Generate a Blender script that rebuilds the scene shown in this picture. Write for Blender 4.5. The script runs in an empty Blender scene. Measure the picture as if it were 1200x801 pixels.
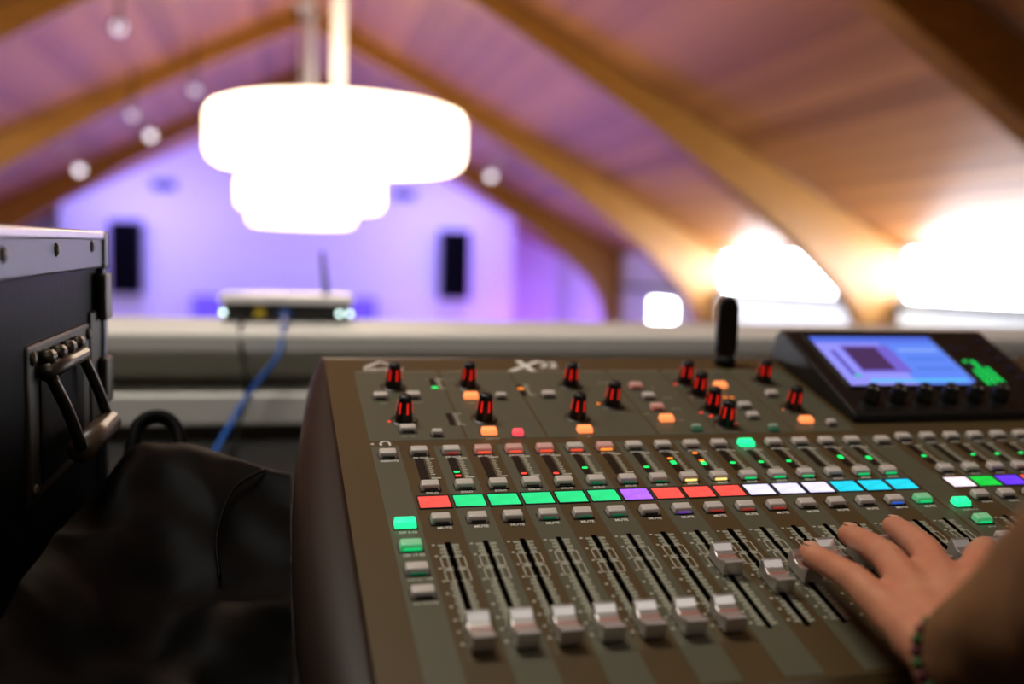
import bpy, bmesh, math, random
from mathutils import Matrix, Vector, noise
random.seed(7)
S = bpy.context.scene
COL = S.collection
ZC = 1.025                      # camera height above the balcony floor

# ------------------------------------------------------------------ camera
cam_d = bpy.data.cameras.new('camera')
cam = bpy.data.objects.new('camera', cam_d); COL.objects.link(cam)
right = Vector((0.9745039941793412, -0.22318591550707753, 0.023021999213308858))
up = Vector((-0.005730472012922688, 0.07781603668593157, 0.9969512656719999))
fwd = Vector((0.2242969616803113, 0.9716649173216872, -0.07455307791915462))
cm = Matrix((right, up, -fwd)).transposed().to_4x4()
cm.translation = Vector((0, 0, ZC))
cam.matrix_world = cm
cam_d.sensor_width = 36.0
cam_d.lens = 36.0 * 1145 / 1200
cam_d.clip_start = 0.02
cam_d.dof.use_dof = True
cam_d.dof.focus_distance = 0.765
cam_d.dof.aperture_fstop = 2.2
S.camera = cam

# ------------------------------------------------------------------ world and exposure
w = bpy.data.worlds.new('world'); S.world = w; w.use_nodes = True
w.node_tree.nodes['Background'].inputs[0].default_value = (0.85, 0.93, 1.0, 1)
w.node_tree.nodes['Background'].inputs[1].default_value = 0.6
S.view_settings.view_transform = 'Standard'
S.view_settings.look = 'None'
S.view_settings.gamma = 1
S.view_settings.exposure = 0.0
S.view_settings.use_curve_mapping = False
L_PENDANT = 7.0
L_WINDOW = 25.0


def area(name, loc, target, sx, sy, power, color, spread=180):
    d = bpy.data.lights.new(name, 'AREA'); d.shape = 'RECTANGLE'; d.size = sx; d.size_y = sy
    d.energy = power; d.color = color; d.spread = math.radians(spread)
    o = bpy.data.objects.new(name, d); COL.objects.link(o)
    o.location = Vector(loc) + Vector((0, 0, ZC))
    dirv = Vector(target) - Vector(loc)
    o.rotation_euler = dirv.to_track_quat('-Z', 'Y').to_euler()
    return o


PURPLE = (0.30, 0.17, 1.0)
# stage wash bars behind the last arch, aimed at the stage wall, and a floor wash up at the roof
area('stage_wash', (-2.6, 17.6, 1.2), (-1.4, 19.6, -0.3), 2.6, 0.5, 135, (0.25, 0.22, 1.0))
area('stage_wash', (3.0, 17.6, 1.2), (1.8, 19.6, -0.3), 2.6, 0.5, 135, (0.25, 0.22, 1.0))
area('stage_floor_wash', (0.2, 18.6, -3.2), (0.2, 19.6, 0.6), 6.5, 0.5, 200, (0.27, 0.20, 1.0))
area('stage_up_wash', (0.2, 17.3, -3.3), (0.2, 13.8, 2.5), 8, 1.0, 90, (0.40, 0.10, 1.0))
area('side_stage_wash', (5.2, 18.0, -2.6), (5.4, 20.4, -0.4), 0.8, 0.5, 120, (0.35, 0.10, 1.0))

area('balcony_lamp', (1.2, -1.4, 2.15), (1.1, -1.1, -0.2), 2.4, 0.3, 10.5, (1.0, 0.97, 0.92), 130)
area('balcony_lamp', (-0.5, 1.2, 2.25), (-0.45, 1.3, -0.2), 1.2, 0.4, 25, (1.0, 0.95, 0.84), 130)

# ------------------------------------------------------------------ helpers


def lin(c):
    return tuple(((x / 255) / 12.92 if x / 255 <= 0.04045 else ((x / 255 + 0.055) / 1.055) ** 2.4) for x in c)


MATS = {}


def mat(name, rgb, rough=0.5, metal=0.0, emit=0.0, emit_rgb=None, var=0.0, scale=20.0, stretch=(1, 1, 1), bump=0.0,
        coat=0.0, objvar=0.0, trans=0.0, spec=0.5, coord='Object', rgb2=None):
    if name in MATS:
        return MATS[name]
    m = bpy.data.materials.new(name); m.use_nodes = True
    nt = m.node_tree; b = nt.nodes['Principled BSDF']
    c = lin(rgb)
    b.inputs['Base Color'].default_value = (*c, 1)
    b.inputs['Roughness'].default_value = rough
    b.inputs['Metallic'].default_value = metal
    b.inputs['Specular IOR Level'].default_value = spec
    if coat:
        b.inputs['Coat Weight'].default_value = coat
        b.inputs['Coat Roughness'].default_value = 0.46
    if trans:
        b.inputs['Transmission Weight'].default_value = trans
    if emit:
        b.inputs['Emission Color'].default_value = (*lin(emit_rgb or rgb), 1)
        b.inputs['Emission Strength'].default_value = emit
    if var or bump or objvar:
        tc = nt.nodes.new('ShaderNodeTexCoord'); mp = nt.nodes.new('ShaderNodeMapping')
        mp.inputs['Scale'].default_value = stretch
        nz = nt.nodes.new('ShaderNodeTexNoise'); nz.inputs['Scale'].default_value = scale; nz.inputs['Detail'].default_value = 4
        nt.links.new(tc.outputs[coord], mp.inputs['Vector']); nt.links.new(mp.outputs[0], nz.inputs['Vector'])
        if var or objvar:
            mx = nt.nodes.new('ShaderNodeMix'); mx.data_type = 'RGBA'
            c2 = lin(rgb2) if rgb2 else tuple(x * (1 - var) for x in c)
            c1 = c if rgb2 else tuple(min(1, x * (1 + var)) for x in c)
            mx.inputs['A'].default_value = (*c2, 1); mx.inputs['B'].default_value = (*c1, 1)
            fac = nz.outputs['Fac']
            if objvar:
                oi = nt.nodes.new('ShaderNodeObjectInfo')
                ma = nt.nodes.new('ShaderNodeMath'); ma.operation = 'MULTIPLY_ADD'
                ma.inputs[1].default_value = objvar; nt.links.new(oi.outputs['Random'], ma.inputs[0])
                su = nt.nodes.new('ShaderNodeMath'); su.operation = 'SUBTRACT'; su.inputs[1].default_value = objvar / 2
                nt.links.new(nz.outputs['Fac'], su.inputs[0]); nt.links.new(su.outputs[0], ma.inputs[2])
                fac = ma.outputs[0]
            nt.links.new(fac, mx.inputs['Factor']); nt.links.new(mx.outputs['Result'], b.inputs['Base Color'])
        if bump:
            bp = nt.nodes.new('ShaderNodeBump'); bp.inputs['Strength'].default_value = bump; bp.inputs['Distance'].default_value = 0.002
            nt.links.new(nz.outputs['Fac'], bp.inputs['Height']); nt.links.new(bp.outputs[0], b.inputs['Normal'])
    MATS[name] = m
    return m


I4 = Matrix.Identity(4)


def link(name, data, m=None, parent=None, mw=I4, rel=True):
    """link one object; mw is its matrix relative to its parent"""
    o = bpy.data.objects.new(name, data); COL.objects.link(o)
    if m is not None and data is not None and len(data.materials) == 0:
        data.materials.append(m)
    o.parent = parent
    o.matrix_basis = mw
    return o


def tag(o, label, cat, group=None):
    o['label'] = label; o['category'] = cat
    if group:
        o['group'] = group
    return o


def structure(o):
    o['kind'] = 'structure'
    return o


def empty(name, loc, rz=0.0):
    o = bpy.data.objects.new(name, None); COL.objects.link(o)
    o.empty_display_size = 0.05
    o.matrix_basis = Matrix.Translation(Vector(loc)) @ Matrix.Rotation(rz, 4, 'Z')
    return o


def fin(bm, name, smooth=False):
    bmesh.ops.recalc_face_normals(bm, faces=bm.faces)
    me = bpy.data.meshes.new(name); bm.to_mesh(me); bm.free()
    if smooth:
        for p in me.polygons:
            p.use_smooth = True
    return me


def box_into(bm, a, b, bevel=0.0, seg=2):
    r = bmesh.ops.create_cube(bm, size=1.0)
    a = Vector(a); b = Vector(b)
    for v in r['verts']:
        v.co = Vector(((v.co.x + .5) * (b.x - a.x) + a.x, (v.co.y + .5) * (b.y - a.y) + a.y, (v.co.z + .5) * (b.z - a.z) + a.z))
    if bevel:
        es = set(e for v in r['verts'] for e in v.link_edges)
        bmesh.ops.bevel(bm, geom=list(es), offset=bevel, segments=seg, affect='EDGES', profile=0.5)


def boxes(name, lst, bevel=0.0, seg=2):
    bm = bmesh.new()
    for a, b in lst:
        box_into(bm, a, b, bevel, seg)
    return fin(bm, name)


def box(name, a, b, bevel=0.0, seg=2):
    return boxes(name, [(a, b)], bevel, seg)


def lathe(name, prof, n=24, smooth=True):
    """revolve (r,z) profile round z"""
    bm = bmesh.new(); rings = []
    for r, z in prof:
        if r < 1e-6:
            rings.append([bm.verts.new((0, 0, z))])
        else:
            rings.append([bm.verts.new((r * math.cos(2 * math.pi * i / n), r * math.sin(2 * math.pi * i / n), z)) for i in range(n)])
    for A, B in zip(rings, rings[1:]):
        for i in range(n):
            j = (i + 1) % n
            if len(A) == 1 and len(B) == 1:
                continue
            if len(A) == 1:
                bm.faces.new((A[0], B[j], B[i]))
            elif len(B) == 1:
                bm.faces.new((A[i], A[j], B[0]))
            else:
                bm.faces.new((A[i], A[j], B[j], B[i]))
    me = fin(bm, name)
    for p in me.polygons:
        p.use_smooth = smooth
    return me


def prism(name, poly, axis, a, b, bevel=0.0):
    """extrude a 2D polygon along axis ('X': poly is (y,z); 'Y': poly is (x,z); 'Z': poly is (x,y))"""
    bm = bmesh.new()

    def P(p, t):
        return {'X': (t, p[0], p[1]), 'Y': (p[0], t, p[1]), 'Z': (p[0], p[1], t)}[axis]
    A = [bm.verts.new(P(p, a)) for p in poly]; B = [bm.verts.new(P(p, b)) for p in poly]
    n = len(poly)
    bm.faces.new(A); bm.faces.new(B[::-1])
    for i in range(n):
        bm.faces.new((A[i], B[i], B[(i + 1) % n], A[(i + 1) % n]))
    bmesh.ops.recalc_face_normals(bm, faces=bm.faces)
    if bevel:
        bmesh.ops.bevel(bm, geom=[e for e in bm.edges if e.calc_face_angle(0) > 0.4], offset=bevel, segments=2, affect='EDGES', profile=0.5)
    return fin(bm, name)


def tube(name, pts, r, n=8, close=True, rr=None):
    pts = [Vector(p) for p in pts]
    bm = bmesh.new(); rings = []
    up0 = Vector((0.13, 0.21, 0.97))
    for i, p in enumerate(pts):
        t = (pts[min(i + 1, len(pts) - 1)] - pts[max(i - 1, 0)]).normalized()
        a = t.cross(up0)
        if a.length < 1e-3:
            a = t.cross(Vector((1, 0, 0)))
        a.normalize(); b = t.cross(a)
        R = rr[i] if rr else r
        rings.append([bm.verts.new(p + a * R * math.cos(2 * math.pi * k / n) + b * R * math.sin(2 * math.pi * k / n)) for k in range(n)])
    for A, B in zip(rings, rings[1:]):
        for k in range(n):
            bm.faces.new((A[k], A[(k + 1) % n], B[(k + 1) % n], B[k]))
    if close:
        bm.faces.new(rings[0]); bm.faces.new(rings[-1][::-1])
    return fin(bm, name, True)


def spline(pts, per=8):
    """Catmull-Rom through pts"""
    pts = [Vector(p) for p in pts]; out = []
    P = [pts[0] * 2 - pts[1]] + pts + [pts[-1] * 2 - pts[-2]]
    for i in range(1, len(P) - 2):
        for k in range(per):
            t = k / per; a, b, c, d = P[i - 1:i + 3]
            out.append(0.5 * ((2 * b) + (c - a) * t + (2 * a - 5 * b + 4 * c - d) * t * t + (3 * b - a - 3 * c + d) * t ** 3))
    out.append(pts[-1])
    return out


TMP = bpy.data.scenes.new('workbench')


def evaluated_mesh(o):
    TMP.collection.objects.link(o)
    with bpy.context.temp_override(scene=TMP, view_layer=TMP.view_layers[0]):
        dg = bpy.context.evaluated_depsgraph_get()
        me = bpy.data.meshes.new_from_object(o.evaluated_get(dg))
    TMP.collection.objects.unlink(o)
    return me


def blobs(name, chains, voxel, smooth_it=6, squash=None):
    """one continuous skin over chains of (point, radius): spheres joined by a voxel remesh"""
    bm = bmesh.new()
    for ch in chains:
        for (p, r), (q, s) in zip(ch, ch[1:]):
            p = Vector(p); q = Vector(q); L = (q - p).length
            n = max(2, int(L / (0.4 * min(r, s))) + 1)
            for i in range(n + 1):
                t = i / n
                bmesh.ops.create_icosphere(bm, subdivisions=2, radius=r + (s - r) * t, matrix=Matrix.Translation(p + (q - p) * t))
    me = bpy.data.meshes.new(name + '_src'); bm.to_mesh(me); bm.free()
    o = bpy.data.objects.new(name + '_src', me)
    md = o.modifiers.new('r', 'REMESH'); md.mode = 'VOXEL'; md.voxel_size = voxel
    ms = o.modifiers.new('s', 'SMOOTH'); ms.factor = 0.5; ms.iterations = smooth_it
    out = evaluated_mesh(o); out.name = name
    bpy.data.objects.remove(o); bpy.data.meshes.remove(me)
    for p in out.polygons:
        p.use_smooth = True
    return out


TEXTS = {}


def text_mesh(s, size, shear=0.0, align='CENTER', bold=0.0):
    key = (s, size, shear, align, bold)
    if key in TEXTS:
        return TEXTS[key]
    cu = bpy.data.curves.new('t', 'FONT'); cu.body = s; cu.size = size; cu.shear = shear; cu.align_x = align; cu.align_y = 'CENTER'
    cu.resolution_u = 2; cu.extrude = 0.00008; cu.offset = bold
    o = bpy.data.objects.new('t', cu)
    me = evaluated_mesh(o); me.name = 'print_' + s.lower().replace(' ', '_')
    bpy.data.objects.remove(o); bpy.data.curves.remove(cu)
    TEXTS[key] = me
    return me


def W(x, y, z):
    return Vector((x, y, z + ZC))


# ------------------------------------------------------------------ materials
M_plank = mat('plank_wood', (208, 140, 80), 0.5, coat=.35, var=0.35, scale=3.0, stretch=(6, 0.25, 6), objvar=0.7, rgb2=(146, 86, 42), bump=0.05)
M_beam = mat('beam_wood', (196, 138, 52), 0.38, var=0.3, scale=3.0, stretch=(1, 3, 5), rgb2=(134, 82, 30), bump=0.05)
M_wallwhite = mat('painted_white_wall', (232, 230, 228), 0.6, var=0.03, scale=6)
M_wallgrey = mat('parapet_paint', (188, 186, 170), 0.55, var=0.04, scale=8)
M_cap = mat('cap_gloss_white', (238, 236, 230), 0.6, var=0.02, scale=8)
M_dark = mat('black_laminate', (14, 14, 14), 0.6, var=0.15, scale=60)
M_floor = mat('carpet_dark', (40, 38, 36), 0.9, var=0.2, scale=80, bump=0.3)
M_backing = mat('ceiling_backing', (60, 38, 22), 0.8, var=0.1)
M_railwood = mat('dark_stained_wood', (58, 40, 26), 0.4, var=0.2, scale=10)
M_mullion = mat('window_frame_paint', (236, 236, 234), 0.4, var=0.02)
M_glow = mat('window_daylight', (255, 255, 255), 0.3, emit=L_WINDOW, emit_rgb=(236, 244, 255), var=0.01)
M_low = mat('window_frosted', (240, 244, 246), 0.3, emit=1.3, emit_rgb=(232, 240, 246), var=.01)
M_shade = mat('lamp_glow_shade', (250, 248, 244), 0.6, emit=L_PENDANT, emit_rgb=(255, 228, 192), var=0.01)
M_white_metal = mat('white_enamel', (236, 232, 228), 0.35, var=0.02)
M_black_metal = mat('black_powdercoat', (9, 9, 10), 0.6, spec=.25, var=0.1, scale=90)
M_grille = mat('speaker_grille', (4, 4, 4), 0.9, spec=.05, var=0.2, scale=300)

# ================================================================== the hall
X0 = 0.2                # ridge line


def ceil_z(dx):
    return 3.2 - 0.51 * abs(dx)


HALF = 5.65
YB, YF = -3.0, 19.62    # back of balcony, stage wall
# ceiling backing (two slopes with thickness) and the planks as its pieces
poly = [(X0 - HALF - .3, ceil_z(HALF + .3) + ZC + .03), (X0, ceil_z(0) + ZC + .03), (X0 + HALF + .3, ceil_z(HALF + .3) + ZC + .03),
        (X0 + HALF + .3, ceil_z(HALF + .3) + ZC + .18), (X0, ceil_z(0) + ZC + .18), (X0 - HALF - .3, ceil_z(HALF + .3) + ZC + .18)]
ceiling = structure(link('ceiling', prism('ceiling', poly, 'Y', YB, YF + 1.5), M_backing))
PW = 0.14
plank_me = box('plank', (-PW / 2 + .004, YB, 0), (PW / 2 - .004, YF + 1.4, .022), .003, 1)
slope = math.atan(0.51)
nrow = int(HALF / math.cos(slope) / PW) + 1
for side in (1, -1):
    for i in range(nrow):
        s = (i + 0.5) * PW
        dx = s * math.cos(slope)
        mw = Matrix.Translation(W(X0 + side * dx, 0, ceil_z(dx) + 0.004)) @ Matrix.Rotation(side * slope, 4, 'Y')
        link('plank', plank_me, M_plank, ceiling, mw)

# stage gable wall, set-back side walls of the stage, hall walls
zf = -4.0
g = 4.32
poly = [(X0 - g, zf + ZC), (X0 + g, zf + ZC), (X0 + g, ceil_z(g) + ZC), (X0, ceil_z(0) + ZC), (X0 - g, ceil_z(g) + ZC)]
structure(link('wall_far', prism('wall_far', poly, 'Y', YF, YF + .15), M_wallwhite))
structure(link('wall_stage_rear', box('wall_stage_rear', (X0 - HALF - .4, YF + 1.4, zf + ZC), (X0 + HALF + .4, YF + 1.55, ceil_z(g) + ZC + .3)), M_wallwhite))
structure(link('wall_back', box('wall_back', (X0 - HALF - .2, YB - .15, zf + ZC), (X0 + HALF + .2, YB, 3.4 + ZC)), M_railwood))
structure(link('floor', box('floor', (X0 - HALF - .2, YB - .15, zf - .1 + ZC), (X0 + HALF + .2, YF + 1.55, zf + ZC)), M_floor))
structure(link('floor_balcony', box('floor_balcony', (X0 - HALF, YB, -.2), (X0 + HALF, 2.08, 0.0)), M_floor))

ARCH_Y = (4.75, 8.6, 12.7, 16.8)
# right wall: a band of daylight windows under the eaves in the two near bays
xr = X0 + HALF
SILL, HEAD = -0.23, 0.29
bays = [(4.88, 8.47), (8.73, 12.57)]
wr = [((xr, YB, zf + ZC), (xr + .2, YF + 1.4, SILL - .07 + ZC)), ((xr, YB, HEAD + ZC), (xr + .2, YF + 1.4, .5 + ZC))]
ys = [YB] + [v for b in bays for v in b] + [YF + 1.4]
for a, b in zip(ys[0::2], ys[1::2]):
    wr.append(((xr, a, SILL - .07 + ZC), (xr + .2, b, HEAD + ZC)))
structure(link('wall_right', boxes('wall_right', wr), M_wallwhite))
wl = [((X0 - HALF - .2, p[1], p[2]), (X0 - HALF, q[1], q[2])) for p, q in wr]
structure(link('wall_left', boxes('wall_left', wl), M_wallwhite))
for k, (sd, (a, b)) in enumerate([(1, bb) for bb in bays] + [(-1, bb) for bb in bays]):
    wroot = structure(empty('window_%d' % (k + 1 if k < 2 else k + 2), W(X0 + sd * (HALF + .05), (a + b) / 2, SILL), 0 if sd > 0 else math.pi))
    hw = (b - a) / 2
    link('window_frame', boxes('window_frame', [((-.03, -hw, -.0), (.05, hw, .025)), ((-.03, -hw, HEAD - SILL - .025), (.05, hw, HEAD - SILL)),
         ((-.03, -hw, 0), (.05, -hw + .03, HEAD - SILL)), ((-.03, hw - .03, 0), (.05, hw, HEAD - SILL))]), M_mullion, wroot)
    for j in range(2):
        link('lower_pane', box('lower_pane', (-.006, -hw + .05 + j * hw, -.40), (.0, -hw + .0 + (j + 1) * hw, -.09)), M_low, wroot, Matrix.Translation((-.05, 0, 0)))
    n = 3
    for j in range(n):
        ya = -hw + .03 + j * (2 * hw - .06) / n; yb = ya + (2 * hw - .06) / n
        link('pane', box('pane', (0.0, ya + .012, .025), (.012, yb - .012, HEAD - SILL - .025)), M_glow, wroot)
        if j:
            link('mullion', box('mullion', (-.02, ya - .012, .025), (.03, ya + .012, HEAD - SILL - .025)), M_mullion, wroot)
# low side window far along the wall, seen just above the parapet
wroot = structure(empty('window_3', W(xr - .01, 14.6, -.95)))
link('window_frame', boxes('window_frame', [((-.03, -.55, 0), (.0, .55, .05)), ((-.03, -.55, .5), (.0, .55, .55)), ((-.03, -.55, 0), (.0, -.5, .55)), ((-.03, .5, 0), (.0, .55, .55))]), M_mullion, wroot)
link('pane', box('pane', (-.015, -.5, .05), (-.004, .5, .5)), M_glow, wroot)
# dark timber rail that runs under the windows
structure(link('trim_1', box('trim_1', (xr - .10, YB, SILL - .075 + ZC), (xr - .002, 16.6, SILL - .005 + ZC), .008), M_railwood))

# curved laminated timber arches
LOW = [(0, 2.93), (.6, 2.66), (1.26, 2.33), (1.72, 2.08), (2.6, 1.57), (3.37, 1.09), (3.95, .71), (4.5, .32), (4.85, .02), (5.1, -.22), (5.3, -.55), (5.4, -.95), (5.43, -1.6), (5.43, zf)]
arch_info = ['curved laminated timber arch over the balcony, dark on its near face', 'golden timber arch right behind the nearest drum pendant lamp',
             'tan timber arch rising behind the middle drum pendant lamp', 'dark timber arch framing the purple stage wall']
for Y, lab in zip(ARCH_Y, arch_info):
    root = tag(empty('timber_arch', W(X0, Y, zf)), lab, 'arch', 'timber roof arches')
    for side in (1, -1):
        pts = [(side * x, z - zf) for x, z in LOW]
        upp = [(side * (HALF - .005), zf - zf), (side * (HALF - .005), ceil_z(HALF) - .01 - zf), (0, ceil_z(0) - .01 - zf)]
        link('arch_half', prism('arch_half', pts + upp, 'Y', -.11, .11, .012), M_beam, root)
    link('ridge_plate', box('ridge_plate', (-.12, -.118, 2.97 - zf), (.12, .118, 3.12 - zf), .004), M_black_metal, root)

# drum pendants in a row down the hall
shade_me = lathe('drum_shade', [(0, 0), (.50, 0), (.585, .008), (.615, .03), (.63, .07), (.63, .235), (.615, .268), (.57, .285), (0, .285)], 64)
rod_me = lathe('rod', [(0, 0), (.03, 0), (.03, 2.35), (0, 2.35)], 16)
neck_me = lathe('neck', [(0, 0), (.10, 0), (.085, .05), (.035, .085), (0, .085)], 24)
rose_me = lathe('ceiling_rose', [(0, 0), (.09, 0), (.11, .03), (.11, .05), (0, .05)], 24)
plabs = ['white glowing drum pendant lamp, the big one above the router', 'white glowing drum pendant lamp second in the row from the balcony',
         'white glowing drum pendant lamp in the row closest to the stage wall']
for Y, x, lab in zip((5.0, 8.93, 12.4), (.24, .20, .17), plabs):
    r = tag(empty('drum_pendant', W(x, Y, .48)), lab, 'pendant lamp', 'drum pendants down the hall')
    link('drum_shade', shade_me, M_shade, r)
    link('neck', neck_me, M_white_metal, r, Matrix.Translation((0, 0, .285)))
    link('rod', rod_me, M_white_metal, r, Matrix.Translation((0, 0, .29)))
    link('ceiling_rose', rose_me, M_white_metal, r, Matrix.Translation((0, 0, 2.62)))

# loudspeakers on the stage wall
for x, lab in ((-2.93, 'tall black loudspeaker on the purple wall, on the side of the flight case'),
               (3.26, 'tall black loudspeaker on the purple wall, on the side towards the windows')):
    r = tag(empty('wall_loudspeaker', W(x, YF, -.64)), lab, 'loudspeaker', 'loudspeakers on the stage wall')
    link('cabinet', box('cabinet', (-.29, -.34, 0), (.29, -.06, 1.38), .02), M_black_metal, r)
    link('grille', box('grille', (-.26, -.355, .04), (.26, -.338, 1.34), .006), M_grille, r)
    link('wall_bracket', box('wall_bracket', (-.06, -.07, .45), (.06, -.001, .75)), M_black_metal, r)
# two wall fixtures high on the gable
for x, z, lab in ((-2.28, 1.42, 'small dark vent box high on the purple wall, over the case side loudspeaker'), (2.25, 1.42, 'small dark vent box high on the purple wall, right of the glowing pendants')):
    r = tag(empty('vent_box', W(x, YF, z)), lab, 'vent', 'vent boxes on the gable')
    link('housing', box('housing', (-.22, -.06, -.09), (.22, -.001, .09), .01), mat('vent_violet_grey', (96, 88, 120), .6, var=.1), r)
    for k in range(4):
        link('louvre', box('louvre', (-.19, -.075, -.07 + k * .038), (.19, -.058, -.045 + k * .038)), M_black_metal, r)
# low dark panel on the stage
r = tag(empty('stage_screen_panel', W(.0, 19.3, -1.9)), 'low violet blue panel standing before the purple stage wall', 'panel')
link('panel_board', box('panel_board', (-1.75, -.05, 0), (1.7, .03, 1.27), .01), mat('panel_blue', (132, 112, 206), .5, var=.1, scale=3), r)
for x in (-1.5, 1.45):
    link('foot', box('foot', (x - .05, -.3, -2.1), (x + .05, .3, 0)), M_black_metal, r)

# spot lamps clamped to the last arches
M_lens = mat('spot_lens', (255, 250, 240), .2, emit=4.2, emit_rgb=(236, 226, 238), var=.01)
M_lensdim = mat('spot_lens_dim', (240, 230, 236), .2, emit=1.5, emit_rgb=(226, 206, 224), var=.01)
can_me = lathe('lamp_can', [(0, -.16), (.05, -.16), (.065, -.12), (.07, 0), (.063, 0), (.06, -.03), (0, -.03)], 20)
lens_me = lathe('lens', [(0, 0), (.058, 0), (.058, .006), (0, .006)], 20)
arm_me = box('clamp_arm', (-.012, -.012, 0), (.012, .012, .30), .003)
spots = [((83, 197), (-3.05, 15.9, 1.33), 1.0), ((172, 158), (-2.04, 15.9, 1.89), .95), ((155, 135), (-1.78, 12.3, 1.69), .5), ((230, 105), (-1.05, 12.0, 1.97), .6),
         ((577, 205), (3.25, 15.9, 1.51), 1.0), ((140, 33), (-1.26, 8.1, 1.76), .55)]
slabs = ['small bright spot lamp under the roof above the flight case corner', 'bright spot lamp of the pair high left of the pendants',
         'fainter spot lamp just above its bright neighbour in the pair', 'spot lamp peeking out behind the big drum pendant edge',
         'bright spot lamp under the roof on the window side of the pendants', 'faint spot lamp on the pink ceiling nearest the balcony']
for (pp, p, s), lab in zip(spots, slabs):
    r = tag(empty('spot_lamp', W(*p)), lab, 'spotlight', 'spot lamps under the roof')
    aim = (Vector((0.5, 3, -.3)) - Vector(p)).to_track_quat('Z', 'Y').to_matrix().to_4x4()
    can = link('lamp_can', can_me, M_black_metal, r, aim @ Matrix.Scale(.75 + .25 * s, 4))
    le = link('lens', lens_me, M_lens, can, Matrix.Translation((0, 0, -.028)))
    if s < .9:
        le.material_slots[0].link = 'OBJECT'; le.material_slots[0].material = M_lensdim
    zt = ceil_z(p[0] - X0) - p[2]
    link('clamp_arm', box('clamp_arm', (-.012, -.012, 0), (.012, .012, zt), .003), M_black_metal, r, Matrix.Translation((0, .0, 0)))

# strip lamps over the balcony, above and behind the frame
for (x, y, z, hw, hd), lab in zip(((-.5, 1.2, 2.27, .62, .22), (1.2, -1.4, 2.17, 1.22, .17)), ('long white strip lamp hung over the balcony rail', 'wide white strip lamp hung over the seats behind the console')):
    r = tag(empty('strip_lamp', W(x, y, z)), lab, 'ceiling lamp', 'strip lamps over the balcony')
    link('lamp_housing', box('lamp_housing', (-hw, -hd, .0), (hw, hd, .05), .008), M_white_metal, r)
    for q in (-.8 * hw, .8 * hw):
        link('hanger', box('hanger', (q - .004, -.004, .05), (q + .004, .004, ceil_z(x + q - X0) - z), .001), M_white_metal, r)

# ================================================================== balcony parapet
YL = 1.65
LT = -0.113
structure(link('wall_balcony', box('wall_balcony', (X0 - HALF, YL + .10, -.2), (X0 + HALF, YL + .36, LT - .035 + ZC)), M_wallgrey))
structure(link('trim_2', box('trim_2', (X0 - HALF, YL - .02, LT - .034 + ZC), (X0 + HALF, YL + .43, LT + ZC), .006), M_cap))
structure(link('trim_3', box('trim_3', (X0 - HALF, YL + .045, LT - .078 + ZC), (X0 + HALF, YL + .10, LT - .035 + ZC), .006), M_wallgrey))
structure(link('trim_4', box('trim_4', (X0 - HALF, YL - .03, -.262 + ZC), (X0 + HALF, YL + .10, -.212 + ZC), .004), M_cap))

# ================================================================== desk
ZD = -0.285
desk = tag(empty('desk', W(.35, .95, -ZC)), 'black laminate desk carrying the mixing console, bag and flight case', 'desk')
link('desk_top', box('desk_top', (-1.35, -.55, ZD + ZC - .035), (.95, .66, ZD + ZC), .003), M_dark, desk)
for sx in (-1.3, .87):
    for sy in (-.5, .58):
        link('leg', box('leg', (sx, sy, 0), (sx + .05, sy + .05, ZD + ZC - .035), .003), M_black_metal, desk)

# ================================================================== mixing console
u_ = Vector((0.999592723925024, 0.028537453918492356, 0)); v_ = Vector((-0.02736589497972225, 0.9585560640257675, 0.28358663563607434))
n_ = Vector((0.00809284054636475, -0.28347113758419684, 0.9589466200412888)); o_ = W(0.11121565684222935, 0.7062197938093056, -0.18648734430517885)
K = Matrix((u_, v_, n_)).transposed().to_4x4(); K.translation = o_
con = tag(empty('mixing_console', o_ + u_ * .35 + Vector((0, .05, ZD + ZC - o_.z)), math.atan2(u_.y, u_.x)),
          'brown grey digital mixing console with rows of faders, knobs and lit buttons', 'mixing console')
KI = con.matrix_basis.inverted() @ K


def mm(*a):
    return tuple(x * .001 for x in a)


def T(u, v, h=0.0, rot=None):
    m = KI @ Matrix.Translation(mm(u, v, h))
    return m @ rot if rot else m


def bottom(v, h=0.0):      # panel point pushed straight down to the desk, in panel coordinates (m)
    H = (o_.z + v_.z * v) - (ZD + ZC)
    return (v - .28359 * H, h - .95895 * H)


M_body = mat('console_paint', (82, 67, 42), 0.36, var=0.06, scale=300, spec=.4)
M_inlay = mat('console_inlay', (88, 86, 69), 0.42, var=0.05, scale=300, spec=.4)
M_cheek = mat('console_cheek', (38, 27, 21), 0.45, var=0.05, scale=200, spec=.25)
M_print = mat('print_white', (236, 230, 220), 0.5, var=0.02)
M_printd = mat('print_dim', (196, 190, 172), 0.5, var=0.02)
M_comb = mat('print_scale', (152, 152, 134), 0.5, var=0.02)
M_slot = mat('slot_black', (3, 3, 3), 0.95, spec=.02, var=0.1)
M_well = mat('button_well_black', (14, 13, 12), 0.5, var=0.1)
M_btn = mat('button_smoke_grey', (214, 204, 196), 0.28, var=0.04, scale=200)
M_lens_off = mat('button_lens_dark', (46, 42, 40), 0.2, var=0.05)
M_fader = mat('fader_metal', (214, 208, 204), 0.36, metal=.85, var=0.04, scale=500, stretch=(1, 8, 1))
M_faderline = mat('fader_line', (200, 96, 72), .5, var=.02)
M_knob = mat('knob_rubber', (16, 13, 13), 0.42, var=0.1)
M_slit = mat('knob_slit_red', (200, 20, 14), .3, emit=.85, emit_rgb=(255, 34, 24), var=.01)
M_collar = mat('knob_collar', (58, 46, 34), 0.35, var=0.05)
GREEN, RED, ORANGE, BLUE, VIOLET = (20, 232, 128), (255, 72, 62), (255, 138, 72), (60, 120, 255), (150, 80, 235)


def glow(name, rgb, e, base=None):
    return mat(name, base or rgb, .3, emit=e, emit_rgb=rgb, var=.01)


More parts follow.
